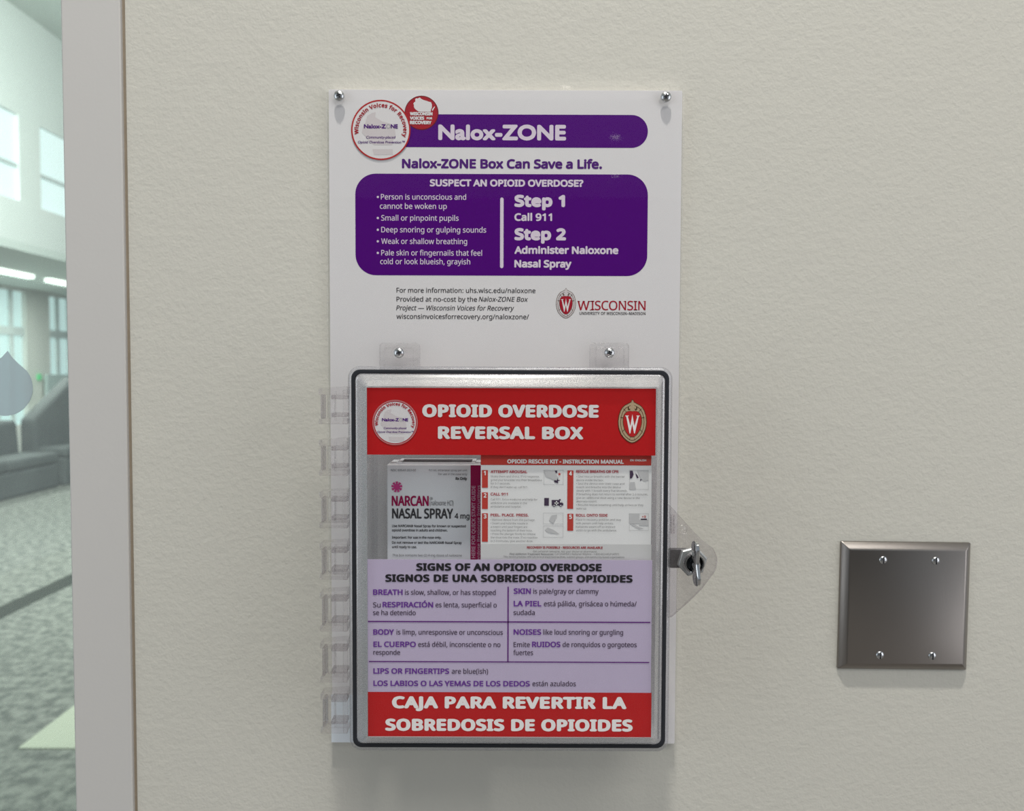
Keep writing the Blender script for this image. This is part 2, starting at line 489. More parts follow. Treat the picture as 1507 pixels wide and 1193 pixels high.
def rectpx(mb, x0, y0, x1, y1, y):
    """flat rectangle on plane y given in photo pixels"""
    X0 = PX(x0, (y0 + y1) / 2, y); X1 = PX(x1, (y0 + y1) / 2, y); Z1 = PZ((x0 + x1) / 2, y0, y); Z0 = PZ((x0 + x1) / 2, y1, y)
    return mb.flat([(X0, Z0), (X1, Z0), (X1, Z1), (X0, Z1)], y)


def rrpx(x0, y0, x1, y1, r, y, n=8):
    X0 = PX(x0, (y0 + y1) / 2, y); X1 = PX(x1, (y0 + y1) / 2, y); Z1 = PZ((x0 + x1) / 2, y0, y); Z0 = PZ((x0 + x1) / 2, y1, y)
    return rr(X0, X1, Z0, Z1, r * U(y), n)


def polyfill(mb, q, y):
    tri = mathutils.geometry.tessellate_polygon([[Vector((a, b_, 0)) for a, b_ in q]])
    return mb.add([(a, y, b_) for a, b_ in q], [tuple(t) for t in tri])


def ppx(pts, y): return [(P(a, b, y).x, P(a, b, y).z) for a, b in pts]


# ------------------------------------------------------------------ setting
CEIL = 4.6
Y_FR = -0.0035                     # face of the door frame
XL = PX(100, 600, Y_FR)            # left edge of the frame
XJ = PX(190.5, 600, Y_FR)           # joint between frame and wall
w = build(MB().box(XJ, 3.6, 0.0, 0.14, -0.02, 5.9), 'wall_front', M['wall']); struct(w)
fr = MB().loft([at_y(rr(XL, XJ - 0.0028, -0.02, CEIL, 0.0005, 1), 0.10), at_y(rr(XL, XJ - 0.0028, -0.02, CEIL, 0.0005, 1), Y_FR + 0.0010),
                at_y(rr(XL + 0.0012, XJ - 0.0034, -0.02, CEIL, 0.0005, 1), Y_FR)], True, True)
fr = build(fr, 'trim_1', M['frame_paint'], bevel=0.0015); struct(fr)
ca = build(MB().box(XJ - 0.004, XJ + 0.0008, 0.0008, 0.05, -0.02, CEIL), 'trim_2', M['caulk']); struct(ca)
# paint fillet that runs along the joint, on the wall
# caulk bead: soft rounded fillet beside the groove
pan = build(MB().box(-2.6, XL + 0.01, 0.035, 0.045, 0.02, CEIL), 'window_1', M['pane']); struct(pan)
fl = build(MB().box(-3.8, 3.8, -14.0, 0.0, -0.12, -0.02), 'floor', M['floor']); struct(fl)
ce = build(MB().box(-3.8, 3.8, -14.0, 0.0, CEIL, CEIL + 0.1), 'ceiling', M['ceiling']); struct(ce)
wr = build(MB().box(-3.8, 3.8, -14.1, -14.0, -0.02, CEIL), 'wall_rear', M['dark_wall']); struct(wr)
hd = build(MB().box(-3.8, XJ, 0.0, 0.14, CEIL, 5.9), 'wall_header', M['atrium_white']); struct(hd)
jm = build(MB().box(-2.68, -2.6, Y_FR, 0.10, -0.02, CEIL), 'trim_3', M['frame_paint']); struct(jm)

# ceiling downlights further down the corridor (they mirror in the acrylic)
for i, (x, yy) in enumerate(((0.58, -8.3), (1.35, -10.2), (1.62, -12.3))):
    t = thing('ceiling_downlight', ('small square recessed ceiling light down the corridor, %s of the three' % ('nearest', 'middle one', 'farthest')[i]), 'ceiling light', (x, yy, CEIL))
    build(MB().loft([at_z for at_z in [[(x + sx * r, yy + sy * r, z) for sx, sy in ((-1, -1), (1, -1), (1, 1), (-1, 1))] for r, z in
          ((0.075, CEIL), (0.075, CEIL - 0.006), (0.055, CEIL - 0.006), (0.055, CEIL))]]), 'trim_ring', M['frame_paint'], t)
    build(MB().box(x - 0.055, x + 0.055, yy - 0.055, yy + 0.055, CEIL - 0.004, CEIL - 0.001), 'lens', M['lens'], t)

# --- atrium behind the glass
XA, XB = -5.85, -8.5
fa = build(MB().box(-9.2, 2.0, 0.14, 22.0, -0.12, 0.0), 'floor_atrium', M['carpet']); struct(fa)
o = build(MB().box(-1.95, -0.2, 2.46, 5.5, 0.0, 0.006), 'entrance_mat', M['ribbed']); o['label'] = 'pale cream ribbed mat laid in the grey carpet behind the glass'; o['category'] = 'mat'
dk = build(MB().box(-3.24, -3.08, 0.2, 9.0, 0.0, 0.003), 'trim_4', M['carpet_dark']); struct(dk)
cea = build(MB().box(-9.2, 2.0, 0.14, 22.0, 5.76, 5.95), 'ceiling_atrium', M['atrium_soffit']); struct(cea)
# upper side wall (a gallery front above a deep recess) with its windows
wa = MB()
wins = [(7.0, 9.07), (9.50, 10.6), (11.0, 12.2), (12.7, 14.0)]
Z0w, Z1w = 3.50, 4.52
wa.box(XA - 0.25, XA, 5.0, 22.0, 3.02, Z0w); wa.box(XA - 0.25, XA, 5.0, 22.0, Z1w, 5.80)
prev = 5.0
for a, b_ in wins: wa.box(XA - 0.25, XA, prev, a, Z0w, Z1w); prev = b_
wa.box(XA - 0.25, XA, prev, 22.0, Z0w, Z1w)
wa = build(wa, 'wall_atrium_upper', M['atrium_white']); struct(wa)
for i, (a, b_) in enumerate(wins):
    g = build(MB().box(XA - 0.07, XA - 0.05, a, b_, Z0w, Z1w), 'window_%d' % (i + 2), M['lit_pane']); struct(g)
    zz = Z0w + 0.42
    build(MB().box(XA - 0.05, XA - 0.02, a, b_, zz - 0.02, zz + 0.02), 'mullion', M['mullion'], g)
so = build(MB().box(XB - 0.3, XA - 0.0, 5.0, 22.0, 2.92, 3.02), 'ceiling_recess', M['atrium_soffit']); struct(so)
low = MB().box(XB - 0.2, XB, 5.0, 22.0, 0.0, 0.55)
low.box(XB - 0.2, XB, 5.0, 22.0, 2.86, 2.95)
cols = [(13.60, 14.32), (16.6, 17.3)]
for a, b_ in cols: low.box(XB - 0.2, XB, a, b_, 0.55, 2.86)
low = build(low, 'wall_atrium_lower', M['atrium_column']); struct(low)
for i, (a, b_) in enumerate(((10.5, 13.60), (14.32, 16.6), (17.3, 22.0))):
    g = build(MB().box(XB - 0.10, XB - 0.08, a, b_, 0.55, 2.86), 'window_%d' % (i + 6), M['lit_pane_low']); struct(g)
    build(MB().box(XB - 0.08, XB - 0.03, a, b_, 2.10, 2.24), 'mullion', M['mullion'], g)
    k = a + 0.30
    while k < b_ - 0.1:
        build(MB().box(XB - 0.08, XB - 0.04, k, k + 0.09, 0.55, 2.86), 'mullion', M['mullion'], g); k += 0.40
cu = build(MB().box(XB + 0.05, XB + 0.12, 14.0, 18.0, 0.0, 1.42), 'low_partition', M['curtain'], bevel=0.02)
cu['label'] = 'grey-green waist-high partition below the far windows, behind the glass'; cu['category'] = 'partition'
for i, (a, b_) in enumerate(((9.2, 11.55), (11.98, 13.6))):
    t = build(MB().box(-7.25, -7.14, a, b_, 2.86, 2.92), 'strip_light', M['lamp_strip'], bevel=0.01)
    t['label'] = ('long white strip light under the gallery, the nearer one at left' if i == 0 else 'white strip light under the gallery, the farther one beside the frame')
    t['category'] = 'ceiling light'
t = build(MB().box(XB + 0.01, XB + 0.04, 13.86, 13.96, 1.32, 1.43), 'exit_sign', M['exit_green'], bevel=0.005)
t['label'] = 'tiny glowing green sign low on the column far behind the glass'; t['category'] = 'sign'


def sofa(name, label, y0, y1, x0, x1, hs, hb, seats, slope=0.0):
    t = thing(name, label, 'sofa', ((x0 + x1) / 2, (y0 + y1) / 2, 0.0))
    build(MB().box(x0, x1, y0, y1, 0.0, hs - 0.14), 'base', M['sofa'], t, bevel=0.03)
    w_ = (y1 - y0) / seats
    for k in range(seats):
        build(MB().box(x0 + 0.22, x1 + 0.01, y0 + k * w_ + 0.01, y0 + (k + 1) * w_ - 0.01, hs - 0.14, hs), 'seat_cushion', M['sofa'], t, bevel=0.04)
    mb = MB().loft([[(x0, y0, hs - 0.14), (x0 + 0.24, y0, hs - 0.14), (x0 + 0.24, y1, hs - 0.14), (x0, y1, hs - 0.14)],
                    [(x0, y0, hb - slope), (x0 + 0.2, y0, hb - slope), (x0 + 0.2, y1, hb), (x0, y1, hb)]], True, True)
    build(mb, 'backrest', M['sofa'], t, bevel=0.06, seg=3)
    return t


sofa('lounge_sofa', 'long low charcoal sofa on the carpet far behind the glass', 6.5, 9.75, -6.55, XA + 0.02, 0.45, 0.86, 3)
sofa('lounge_chair', 'tall dark lounge chair behind the glass at the end of the sofa', 9.85, 10.9, -6.40, XA + 0.05, 0.50, 1.42, 1, 0.55)
# pale drop-shaped decal on the glass
yd = 0.033
pts = [(11, 516), (17, 525), (26, 534)]
for i in range(37):
    a = radians(-40 + 260 * i / 36)
    pts.append((7 + 41 * cos(a), 571 + 41 * sin(a)))
pts += [(-9, 534), (3, 525)]
dc = build(MB().prism(ppx(pts, yd), yd, yd + 0.0005), 'window_decal', M['frost'])
dc['label'] = 'pale blue-grey drop-shaped frosted decal on the glass left of the frame'; dc['category'] = 'decal'

# ------------------------------------------------------------------ the sign
YS, YP = -0.0102, -0.0068         # front of the clear sheet, face of the white print behind it
S = thing('wall_sign', 'white acrylic wall sign printed with purple panels, screwed up above and behind the clear box', 'sign', (PX(742, 600, 0), 0.0, PZ(742, 1093, 0)))
back = build(MB().prism(rrpx(486.5, 132.5, 998.5, 1093, 2, YP), 0.0, YP), 'printed_backing', M['white_vinyl'], S)
XA0, XA1 = PX(482.5, 600, YS), PX(1001.5, 600, YS)
ac = MB().prism(rr(XA0, XA1, PZ(742, 1098, YS), PZ(742, 124, YS), 0.002, 2), YP - 0.0012, YS)
build(ac, 'clear_cover', M['acrylic'], S, bevel=0.0006)
y1, y2, y3 = YP - 0.00010, YP - 0.00016, YP - 0.0003
# bluish white patch at the lower left
build(rectpx(MB(), 487.5, 1022, 540, 1092, y1), 'bluish_patch', M['bluish_white'], S)['label'] = 'bluish white patch at the lower left corner'


def seal(cx, cy, R, y, par, ring, textmat, rim=None):
    """round white seal with a ring, curved lettering and two small lines"""
    c = P(cx, cy, y); u = U(y)
    disc = build(MB().flat(circ(c.x, c.z, R * u, 64), y), 'seal_disc', M['seal_white'], par)
    k = R / 42.3
    if rim:
        build(MB().ringflat(circ(c.x, c.z, R * u, 64), circ(c.x, c.z, (R - 1.7) * u, 64), y - 0.0001), 'seal_rim', rim, disc)
        R2 = R - 1.7
    else: R2 = R
    build(MB().ringflat(circ(c.x, c.z, R2 * u, 64), circ(c.x, c.z, (R2 - 2.1 * (1 if not rim else .5)) * u, 64), y - 0.0001), 'seal_ring', ring, disc)
    # faint map shape
    sh = [(-19, 20), (-12, 24), (-7, 25), (-8, 18), (2, 12), (14, 9), (20, 2), (21, -8), (17, -16), (16, -21), (-10, -21), (-16, -16), (-22, -9), (-27, -4), (-25, 6), (-22, 10)]
    build(polyfill(MB(), [(c.x + a * k * u, c.z + b_ * k * u) for a, b_ in sh], y - 0.0001), 'map_shape', M['pale_pink'], disc)
    build(MB().flat([(c.x + a * k * u, c.z + b_ * k * u) for a, b_ in ((-12, -27), (17, -27), (17, -35), (-10, -35))], y - 0.0001), 'map_shape', M['pale_pink'], disc)
    a0, a1 = radians(190), radians(-17)
    r0 = 31.8 * k * u

    def bend(s, z):
        a = a0 + (a1 - a0) * s; r = r0 + z
        return (c.x + r * cos(a), y - 0.0002, c.z + r * sin(a))
    mb = MB(); text(mb, 'Wisconsin Voices for Recovery', cx - 31.8 * k * 1.81, cx + 31.8 * k * 1.81, cy, 5.9 * k, y, 'sans', 0.055, space=1.12, fn=bend)
    stuff(build(mb, 'curved_lettering', textmat, disc))
    mb = MB()
    text(mb, 'Nalox-Z', cx - 24.5 * k, cx + 7.2 * k, cy - 2.2 * k, 6.0 * k, y - 0.0002, 'geo', 0.06)
    text(mb, 'NE', cx + 14.2 * k, cx + 24.5 * k, cy - 2.2 * k, 6.0 * k, y - 0.0002, 'geo', 0.06)
    text(mb, 'Community-placed', cx - 21.5 * k, cx + 20.5 * k, cy + 12.3 * k, 3.8 * k, y - 0.0002, 'geo', 0.02, shear=0.2)
    text(mb, 'Opioid Overdose Prevention™', cx - 33.5 * k, cx + 34.0 * k, cy + 19.3 * k, 3.6 * k, y - 0.0002, 'geo', 0.02, shear=0.2)
    stuff(build(mb, 'small_lettering', M['purple_text'], disc))
    c2 = P(cx + 10.8 * k, cy - 5.2 * k, y)
    build(MB().ringflat(circ(c2.x, c2.z, 3.1 * k * u, 20), circ(c2.x, c2.z, 2.1 * k * u, 20), y - 0.0002), 'letter_o', M['pic_grey'], disc)
    return disc


CO = [(0, -32), (.04, -31.5), (.07, -30), (.09, -28.3), (.16, -27.6), (.36, -25.2), (.52, -23.5), (.68, -20.5), (.84, -15), (.95, -7.5), (1.0, 1), (.985, 7), (.93, 13.5), (.78, 21.5), (.56, 27.5), (.36, 31.2), (.17, 33.6), (0, 34.4)]
CI = [(0, -14.2), (.15, -14.8), (.32, -14.2), (.46, -12.6), (.58, -9), (.65, -4), (.66, 2), (.64, 6), (.57, 12), (.45, 17.5), (.28, 22.5), (.14, 24.9), (0, 25.6)]


def crest(cx, cy, hw, hh, y, par, ring, line, heart, letter):
    """oval shield with scrolls, a heart-shaped field and a W"""
    u = U(y); c = P(cx, cy, y)

    def tr(pts, sx=1.0, sz=1.0): return [(c.x + a * sx * hw * u, c.z - b_ / 33.0 * sz * hh * u) for a, b_ in pts]
    def both(pts): return pts + [(-a, b_) for a, b_ in pts[::-1] if abs(a) > 1e-6]
    root = build(MB().flat(tr(both(CO), 1.05, 1.035), y), 'crest_outline', line, par)
    build(MB().flat(tr(both(CO)), y - 0.0001), 'crest_border', ring, root)
    mid = [(a * 0.87, b_ * 0.90 + 0.6) for a, b_ in CO[4:]]
    mid2 = [(a * 0.835, b_ * 0.875 + 0.6) for a, b_ in CO[4:]]
    mb = MB()
    for s in (1, -1):      # inner contour line
        A = tr([(s * a, b_) for a, b_ in mid]); B = tr([(s * a, b_) for a, b_ in mid2]); n = len(A)
        mb.add([(x, y - 0.0002, z) for x, z in A + B], [(i, i + 1, n + i + 1, n + i) for i in range(n - 1)])
        for (x0, z0, x1, z1) in ((.66, -4, .87, -5), (.44, -13.5, .66, -18.6), (.57, 14, .74, 18.2), (.12, 26, .22, 31)):
            nx, nz = .02, .6
            mb.add([(x, y - 0.0002, z) for x, z in tr([(s * x0, z0 - nz), (s * x1, z1 - nz), (s * x1, z1 + nz), (s * x0, z0 + nz)])], [(0, 1, 2, 3)])
        # scroll eye
        mb.add([(x, y - 0.0002, z) for x, z in tr([(s * (.25 + .10 * cos(2 * pi * i / 14)), -19.3 + 3.3 * sin(2 * pi * i / 14)) for i in range(14)])], [tuple(range(14))])
    stuff(build(mb, 'crest_lines', line, root))
    mb = MB()
    for s in (1, -1):
        mb.add([(x, y - 0.0003, z) for x, z in tr([(s * (.20 + .06 * cos(2 * pi * i / 12)), -20.5 + 2.3 * sin(2 * pi * i / 12)) for i in range(12)])], [tuple(range(12))])
    build(mb, 'crest_scroll', ring, root)
    build(MB().flat(tr(both(CI), 1.06, 1.03), y - 0.00025), 'crest_heart_edge', line, root)
    build(MB().flat(tr(both(CI)), y - 0.0003), 'crest_heart', heart, root)
    Wp = [(345, 505), (420, 505), (415, 520), (400, 524), (455, 730), (495, 475), (540, 730), (600, 524), (585, 520), (580, 505), (650, 505), (645, 520), (630, 525), (550, 890), (535, 890), (493, 690), (455, 890), (440, 890), (365, 525), (347, 520)]
    import mathutils
    tri = mathutils.geometry.tessellate_polygon([[Vector((a, b_, 0)) for a, b_ in Wp]])
    wp = tr([((a - 497) / 290.0, (b_ - 612) / 450.0 * 33) for a, b_ in Wp])
    build(MB().add([(x, y - 0.0004, z) for x, z in wp], [tuple(t) for t in tri]), 'crest_letter', letter, root)
    return root


# header band
hb = build(MB().flat(rrpx(570, 168.5, 953.5, 217, 24, y1, 10), y1), 'header_band', M['purple'], S)
mb = MB(); text(mb, 'Nalox-ZONE', 645, 833, 206.3, 22.3, y2, 'geo', 0.062, res=5, space=1.02)
stuff(build(mb, 'header_lettering', M['white_text'], hb))
mb = MB(); text(mb, 'Nalox-ZONE Box Can Save a Life.', 591.5, 886, 248, 13.6, y2, 'sans', 0.064, res=4)
stuff(build(mb, 'slogan_lettering', M['purple_text'], S))
# info panel
ip = build(MB().flat(rrpx(523, 256, 953, 405.5, 30, y1, 12), y1), 'purple_panel', M['purple'], S)
mb = MB(); text(mb, 'SUSPECT AN OPIOID OVERDOSE?', 632.5, 858.5, 274.5, 10.2, y2, 'sans', 0.066, res=4)
for s_, x0, x1, bs in (('Person is unconscious and', 560.5, 686, 293.7), ('cannot be woken up', 559, 657.5, 307.3), ('Small or pinpoint pupils', 561, 675, 324.7),
                       ('Deep snoring or gulping sounds', 561, 715.5, 342), ('Weak or shallow breathing', 561, 687.5, 359), ('Pale skin or fingernails that feel', 561, 709.5, 376), ('cold or look blueish, grayish', 559.5, 692, 388.8)):
    text(mb, s_, x0, x1, bs, 8.0, y2, 'sans', 0.014, res=4)
    if s_[0].isupper():
        c = P(556, bs - 4, y2); mb.flat(circ(c.x, c.z, 1.7 * U(y2), 14), y2)
for s_, x0, x1, bs, ch, bd in (('Step 1', 757, 831.5, 304.5, 17.5, .085), ('Call 911', 757, 812.5, 325, 11, .058), ('Step 2', 757, 833, 353.5, 17.5, .085),
                               ('Administer Naloxone', 757, 910, 373.6, 11, .066), ('Nasal Spray', 757, 841, 393.6, 11, .066)):
    text(mb, s_, x0, x1, bs, ch, y2, 'sans', bd, res=4, space=1.04 if ch > 15 else 1.0)
mb.flat(rrpx(736, 290.5, 741, 394.5, 2.5, y2, 4), y2)
stuff(build(mb, 'panel_lettering', M['white_text'], ip))
# footer lines (the square code beside them is left out)
mb = MB()
text(mb, 'For more information: uhs.wisc.edu/naloxone', 583.5, 788, 430.8, 7.0, y2, 'sans', 0.012)
text(mb, 'Provided at no-cost by the', 583.5, 702, 443.7, 7.0, y2, 'sans', 0.012)
text(mb, 'Nalox-ZONE Box', 704.5, 776, 443.7, 7.0, y2, 'sans', 0.012, shear=0.2)
text(mb, 'Project — Wisconsin Voices for Recovery', 583, 755.5, 456.6, 7.0, y2, 'sans', 0.012, shear=0.2)
text(mb, 'wisconsinvoicesforrecovery.org/naloxzone/', 583.5, 778.5, 469.3, 7.0, y2, 'sans', 0.012)
stuff(build(mb, 'footer_lettering', M['black'], S))
crest(832.9, 445.3, 14.0, 21.3, y1, S, M['pale_pink'], M['brown'], M['crimson'], M['seal_white'])
mb = MB()
text(mb, 'W', 850, 867.5, 456.3, 13.6, y2, 'sans', 0.012)
text(mb, 'ISCONSIN', 869.5, 950, 456.3, 13.6, y2, 'sans', 0.012, space=0.95)
for x0, x1, t_ in ((849.8, 853.6, 0), (858.5, 861, 0), (865.5, 868.5, 0), (867.8, 873.2, 0), (867.8, 873.2, 1), (925.5, 929.5, 1), (934, 938, 1), (933.8, 937.5, 0), (947, 950.4, 0), (911.5, 914, 0), (918, 921, 0)):
    yy = 442.9 if t_ == 0 else 455.5
    rectpx(mb, x0, yy, x1, yy + 0.9, y2)
stuff(build(mb, 'university_lettering', M['crimson'], S))
mb = MB(); text(mb, 'UNIVERSITY OF WISCONSIN–MADISON', 852.8, 950, 463.2, 4.2, y2, 'sans', 0.02, space=1.04)
stuff(build(mb, 'small_university_lettering', M['black'], S))
# red badge with the state map
c = P(620.4, 166.1, y2); u = U(y2)
bd = build(MB().flat(circ(c.x, c.z, 24.6 * u, 56), y2), 'badge', M['badge_edge'], S)
build(MB().flat(circ(c.x, c.z, 23.4 * u, 56), y2 - 0.0001), 'badge_field', M['badge_red'], bd)
st = [(1015, 60), (1030, 45), (1050, 50), (1085, 33), (1098, 50), (1140, 72), (1180, 82), (1220, 98), (1250, 104), (1262, 135), (1262, 185), (1248, 215), (1245, 245), (1090, 245), (1060, 238), (1035, 222), (1005, 195), (995, 165), (998, 140), (985, 130), (1000, 105), (1018, 95)]
mb = MB()
import mathutils
q = ppx([(510 + a / 10.05, 140 + b_ / 10.05) for a, b_ in st], y2 - 0.0002)
tri = mathutils.geometry.tessellate_polygon([[Vector((a, b_, 0)) for a, b_ in q]])
mb.add([(a, y2 - 0.0002, b_) for a, b_ in q], [tuple(t) for t in tri])
mb.flat(ppx([(510 + a / 10.05, 140 + b_ / 10.05) for a, b_ in ((1262, 215), (1300, 165), (1308, 172), (1272, 235))], y2 - 0.0002), y2 - 0.0002)
build(mb, 'state_map', M['seal_white'], bd)
mb = MB()
text(mb, 'WISCONSIN', 603.2, 636.5, 169.8, 4.9, y2 - 0.0003, 'sans', 0.09)
text(mb, 'VOICES', 603.2, 624.3, 176.2, 4.7, y2 - 0.0003, 'sans', 0.09)
text(mb, 'FOR', 627.8, 636.2, 175.6, 3.2, y2 - 0.0003, 'sans', 0.09)
text(mb, 'RECOVERY', 603.2, 635, 182.8, 5.0, y2 - 0.0003, 'sans', 0.09)
stuff(build(mb, 'badge_lettering', M['seal_white'], bd))
seal(560.5, 191.2, 43.2, y2 - 0.0004, S, M['red_ink'], M['badge_red'])


# ------------------------------------------------------------------ screws
def pan_screw(cx, cy, y, rpx, par, name='screw', ang=20):
    c = P(cx, cy, y - 0.003); R = rpx * U(y - 0.003); h = 0.0030
    prof = [(R, y), (R, y - 0.0006)] + [(R * cos(a), y - 0.0006 - (h - 0.0006) * sin(a)) for a in (radians(t_) for t_ in (20, 40, 58, 74))]
    mb = MB(); loops = lathe_y(prof, c.x, c.z, 32); mb.loft(loops, False, True)
    s = build(mb, name, M['zinc'], par, smooth=True)
    # cross recess: a thin dark plus set into the dome
    a = radians(ang); r1, r2 = R * 0.48, R * 0.13
    pts = []
    for k in range(4):
        t0 = a + k * pi / 2
        for rr_, dt in ((r1, -0.2), (r1, 0.2)): pts.append((c.x + rr_ * cos(t0 + dt), c.z + rr_ * sin(t0 + dt)))
        pts.append((c.x + r2 * 1.4 * cos(t0 + pi / 4), c.z + r2 * 1.4 * sin(t0 + pi / 4)))
    tri = mathutils.geometry.tessellate_polygon([[Vector((p[0], p[1], 0)) for p in pts]])
    yf = y - h + 0.0001
    mb = MB(); n = len(pts)
    mb.add([(p[0], yf - 0.0002, p[1]) for p in pts] + [(p[0], yf + 0.0012, p[1]) for p in pts],
           [tuple(t) for t in tri] + [(i, (i + 1) % n, n + (i + 1) % n, n + i) for i in range(n)])
    build(mb, 'cross_recess', M['recess'], s)
    return s


pan_screw(498, 139.5, YS, 7.8, S, ang=25)
pan_screw(981, 141, YS, 7.8, S, ang=10)

# ------------------------------------------------------------------ the clear box
YF = -0.084                        # back of the lid flange
YG = -0.090                        # front of the lid flange
YT = -0.104                        # front of the raised lid window
YI = YT + 0.0030                   # inside face of the raised window
B = thing('clear_storage_box', 'clear plastic hinged box holding red, white and lilac papers, fixed over the sign', 'box', (PX(750, 800, YS), YS, PZ(750, 1104, YG)))


def rect_at(x0, y0, x1, y1, r, y, n=8): return at_y(rrpx(x0, y0, x1, y1, r, y, n), y)


# body: open tub, slightly tapered towards the wall
fo = rrpx(519, 545, 981, 1099, 14, YF, 8)
fi = rrpx(524, 550, 976, 1094, 11, YF, 8)
cxB, czB = P(750, 822, YF).x, P(750, 822, YF).z


def sc_(pts, k): return [(cxB + (a - cxB) * k, czB + (b_ - czB) * k) for a, b_ in pts]


mb = MB().loft([at_y(sc_(fi, 0.955), YS - 0.004), at_y(fi, YF), at_y(fo, YF), at_y(sc_(fo, 0.965), YS - 0.0005)], True, True)
body = build(mb, 'body', M['body'], B, smooth=True)
# lid flange ring with rounded outer edge, then slope, then flat raised window
fl_o = (513.5, 539.5, 986.5, 1104.5)


def ins(r, d): return (r[0] + d, r[1] + d, r[2] - d, r[3] - d)


mb = MB().loft([rect_at(*fl_o, 17, YF), rect_at(*fl_o, 17, YG + 0.003), rect_at(*ins(fl_o, 1.6), 16, YG + 0.0008), rect_at(*ins(fl_o, 4.5), 14, YG),
                rect_at(*ins(fl_o, 12.5), 8, YG), rect_at(*ins(fl_o, 12.5), 8, YF), ], False, False, closed=True)
lid = build(mb, 'lid', M['flange'], B, smooth=True)
# gasket seen through the flange
mb = MB().loft([rect_at(*ins(fl_o, 4.6), 13, YG - 0.0004), rect_at(*ins(fl_o, 5.6), 12.5, YG - 0.0010), rect_at(*ins(fl_o, 9.6), 10, YG - 0.0010), rect_at(*ins(fl_o, 10.6), 9.5, YG - 0.0004), rect_at(*ins(fl_o, 10.6), 9.5, YF), rect_at(*ins(fl_o, 4.6), 13, YF)], False, False, closed=True)
gk = build(mb, 'gasket', M['gasket'], lid, smooth=True); gk['label'] = 'dark rubber seal running round the lid'
win = (539.5, 567.5, 966.5, 1086.5)
mb = MB().loft([rect_at(*ins(fl_o, 11.6), 9, YG - 0.0012), rect_at(*ins(fl_o, 13.4), 8, YG - 0.0016), rect_at(*win, 4, YT + 0.0008), rect_at(*ins(win, 1.2), 3, YT)], False, False)
build(mb, 'lid_slope', M['bevel'], lid, smooth=True)
mb = MB().loft([rect_at(*ins(win, 1.2), 3, YT + 0.0001), rect_at(*ins(win, 1.2), 3, YI)], True, True)
build(mb, 'lid_window', M['lid'], lid)

# mounting ears with screws
for k, (x0, x1, sx_) in enumerate(((558, 617, 586.5), (868.5, 926, 897.5))):
    ye = YS - 0.0085
    pts = rrpx(x0, 504.5, x1, 560, 5, ye)
    e = build(MB().prism(pts, YS, ye), 'mounting_ear', M['tab'], B, bevel=0.0009, seg=3)
    pts = rrpx(x0 + 7, 511, x1 - 7, 556, 4, ye - 0.0003)
    n = len(pts); pts2 = rrpx(x0 + 9, 513, x1 - 9, 554, 3, ye - 0.0003)
    build(MB().loft([at_y(pts, ye), at_y(pts, ye - 0.0012), at_y(pts2, ye - 0.0012), at_y(pts2, ye)], closed=True), 'raised_rim', M['tab'], e, bevel=0.0003)
    c = P(sx_, 519, ye); u = U(ye)
    build(MB().loft(lathe_y([(11 * u, ye), (11 * u, ye - 0.0008), (8.5 * u, ye - 0.0008), (8.5 * u, ye)], c.x, c.z, 28)), 'screw_boss', M['tab'], e)
    pan_screw(sx_, 519, ye - 0.0002, 7.7, e, ang=15)

# hinges: seven clear knuckles down the left side
HY = [(571, 623), (646, 698), (721, 774), (796, 849), (867, 924), (940, 998), (1014, 1072)]
for k, (ya, yb) in enumerate(HY):
    d = -0.079
    lean = k * 0.55
    def X(p): return PX(p + lean * 0.0, (ya + yb) / 2, d)
    def Z(p): return PZ(480, p, d)
    xo = 472.5 + (k * 0.5)
    ears = []
    for (a, b_, s) in ((ya, ya + 9, -1), (yb - 8, yb, 1)):
        za, zb = Z(a), Z(b_)
        h = MB(); ears.append(h)
        h.loft([[(X(xo), y_, z_) for y_, z_ in ((d - 0.009, za), (d - 0.009, zb), (d + 0.004, zb), (d + 0.004, za))],
                [(X(514), y_, z_) for y_, z_ in ((d - 0.009, za + (0.0016 if s < 0 else 0)), (d - 0.009, zb), (d + 0.004, zb), (d + 0.004, za + (0.0016 if s < 0 else 0)))]], True, True)
    hg = build(MB().box(X(508), X(515), d - 0.009, d - 0.0065, Z(ya + 2), Z(yb)), 'hinge', M['hinge'], B, bevel=0.0006)
    for h in ears: build(h, 'hinge_ear', M['hinge'], hg, bevel=0.0006)
    # inner bracket fixed to the body
    for (a, b_) in ((ya + 10, ya + 16), (yb - 16, yb - 10)):
        build(MB().box(X(489), X(512), d - 0.004, d + 0.006, Z(a), Z(b_)), 'hinge_arm', M['latch'], hg, bevel=0.0006)
    # barrel wall (outer rim) and round pin housing
    build(MB().box(X(xo + 2), X(xo + 6), d - 0.007, d + 0.004, Z(ya + 9), Z(yb - 8)), 'hinge_rim', M['latch'], hg, bevel=0.0008)
    cx_, r_ = X(488.5), 6.0 * U(d)
    loops = [[(cx_ + r_ * cos(2 * pi * i / 20), d - 0.001 + r_ * sin(2 * pi * i / 20), z_) for i in range(20)] for z_ in (Z(yb - 9), Z(ya + 10))]
    build(MB().loft(loops, True, True), 'hinge_barrel', M['hinge'], hg, smooth=True)
    r2_ = 1.6 * U(d)
    loops = [[(cx_ + 0.003 + r2_ * cos(2 * pi * i / 12), d - 0.001 + r2_ * sin(2 * pi * i / 12), z_) for i in range(12)] for z_ in (Z(yb - 4), Z(ya + 4))]
    build(MB().loft(loops, True, True), 'hinge_pin', M['tab'], hg, smooth=True)

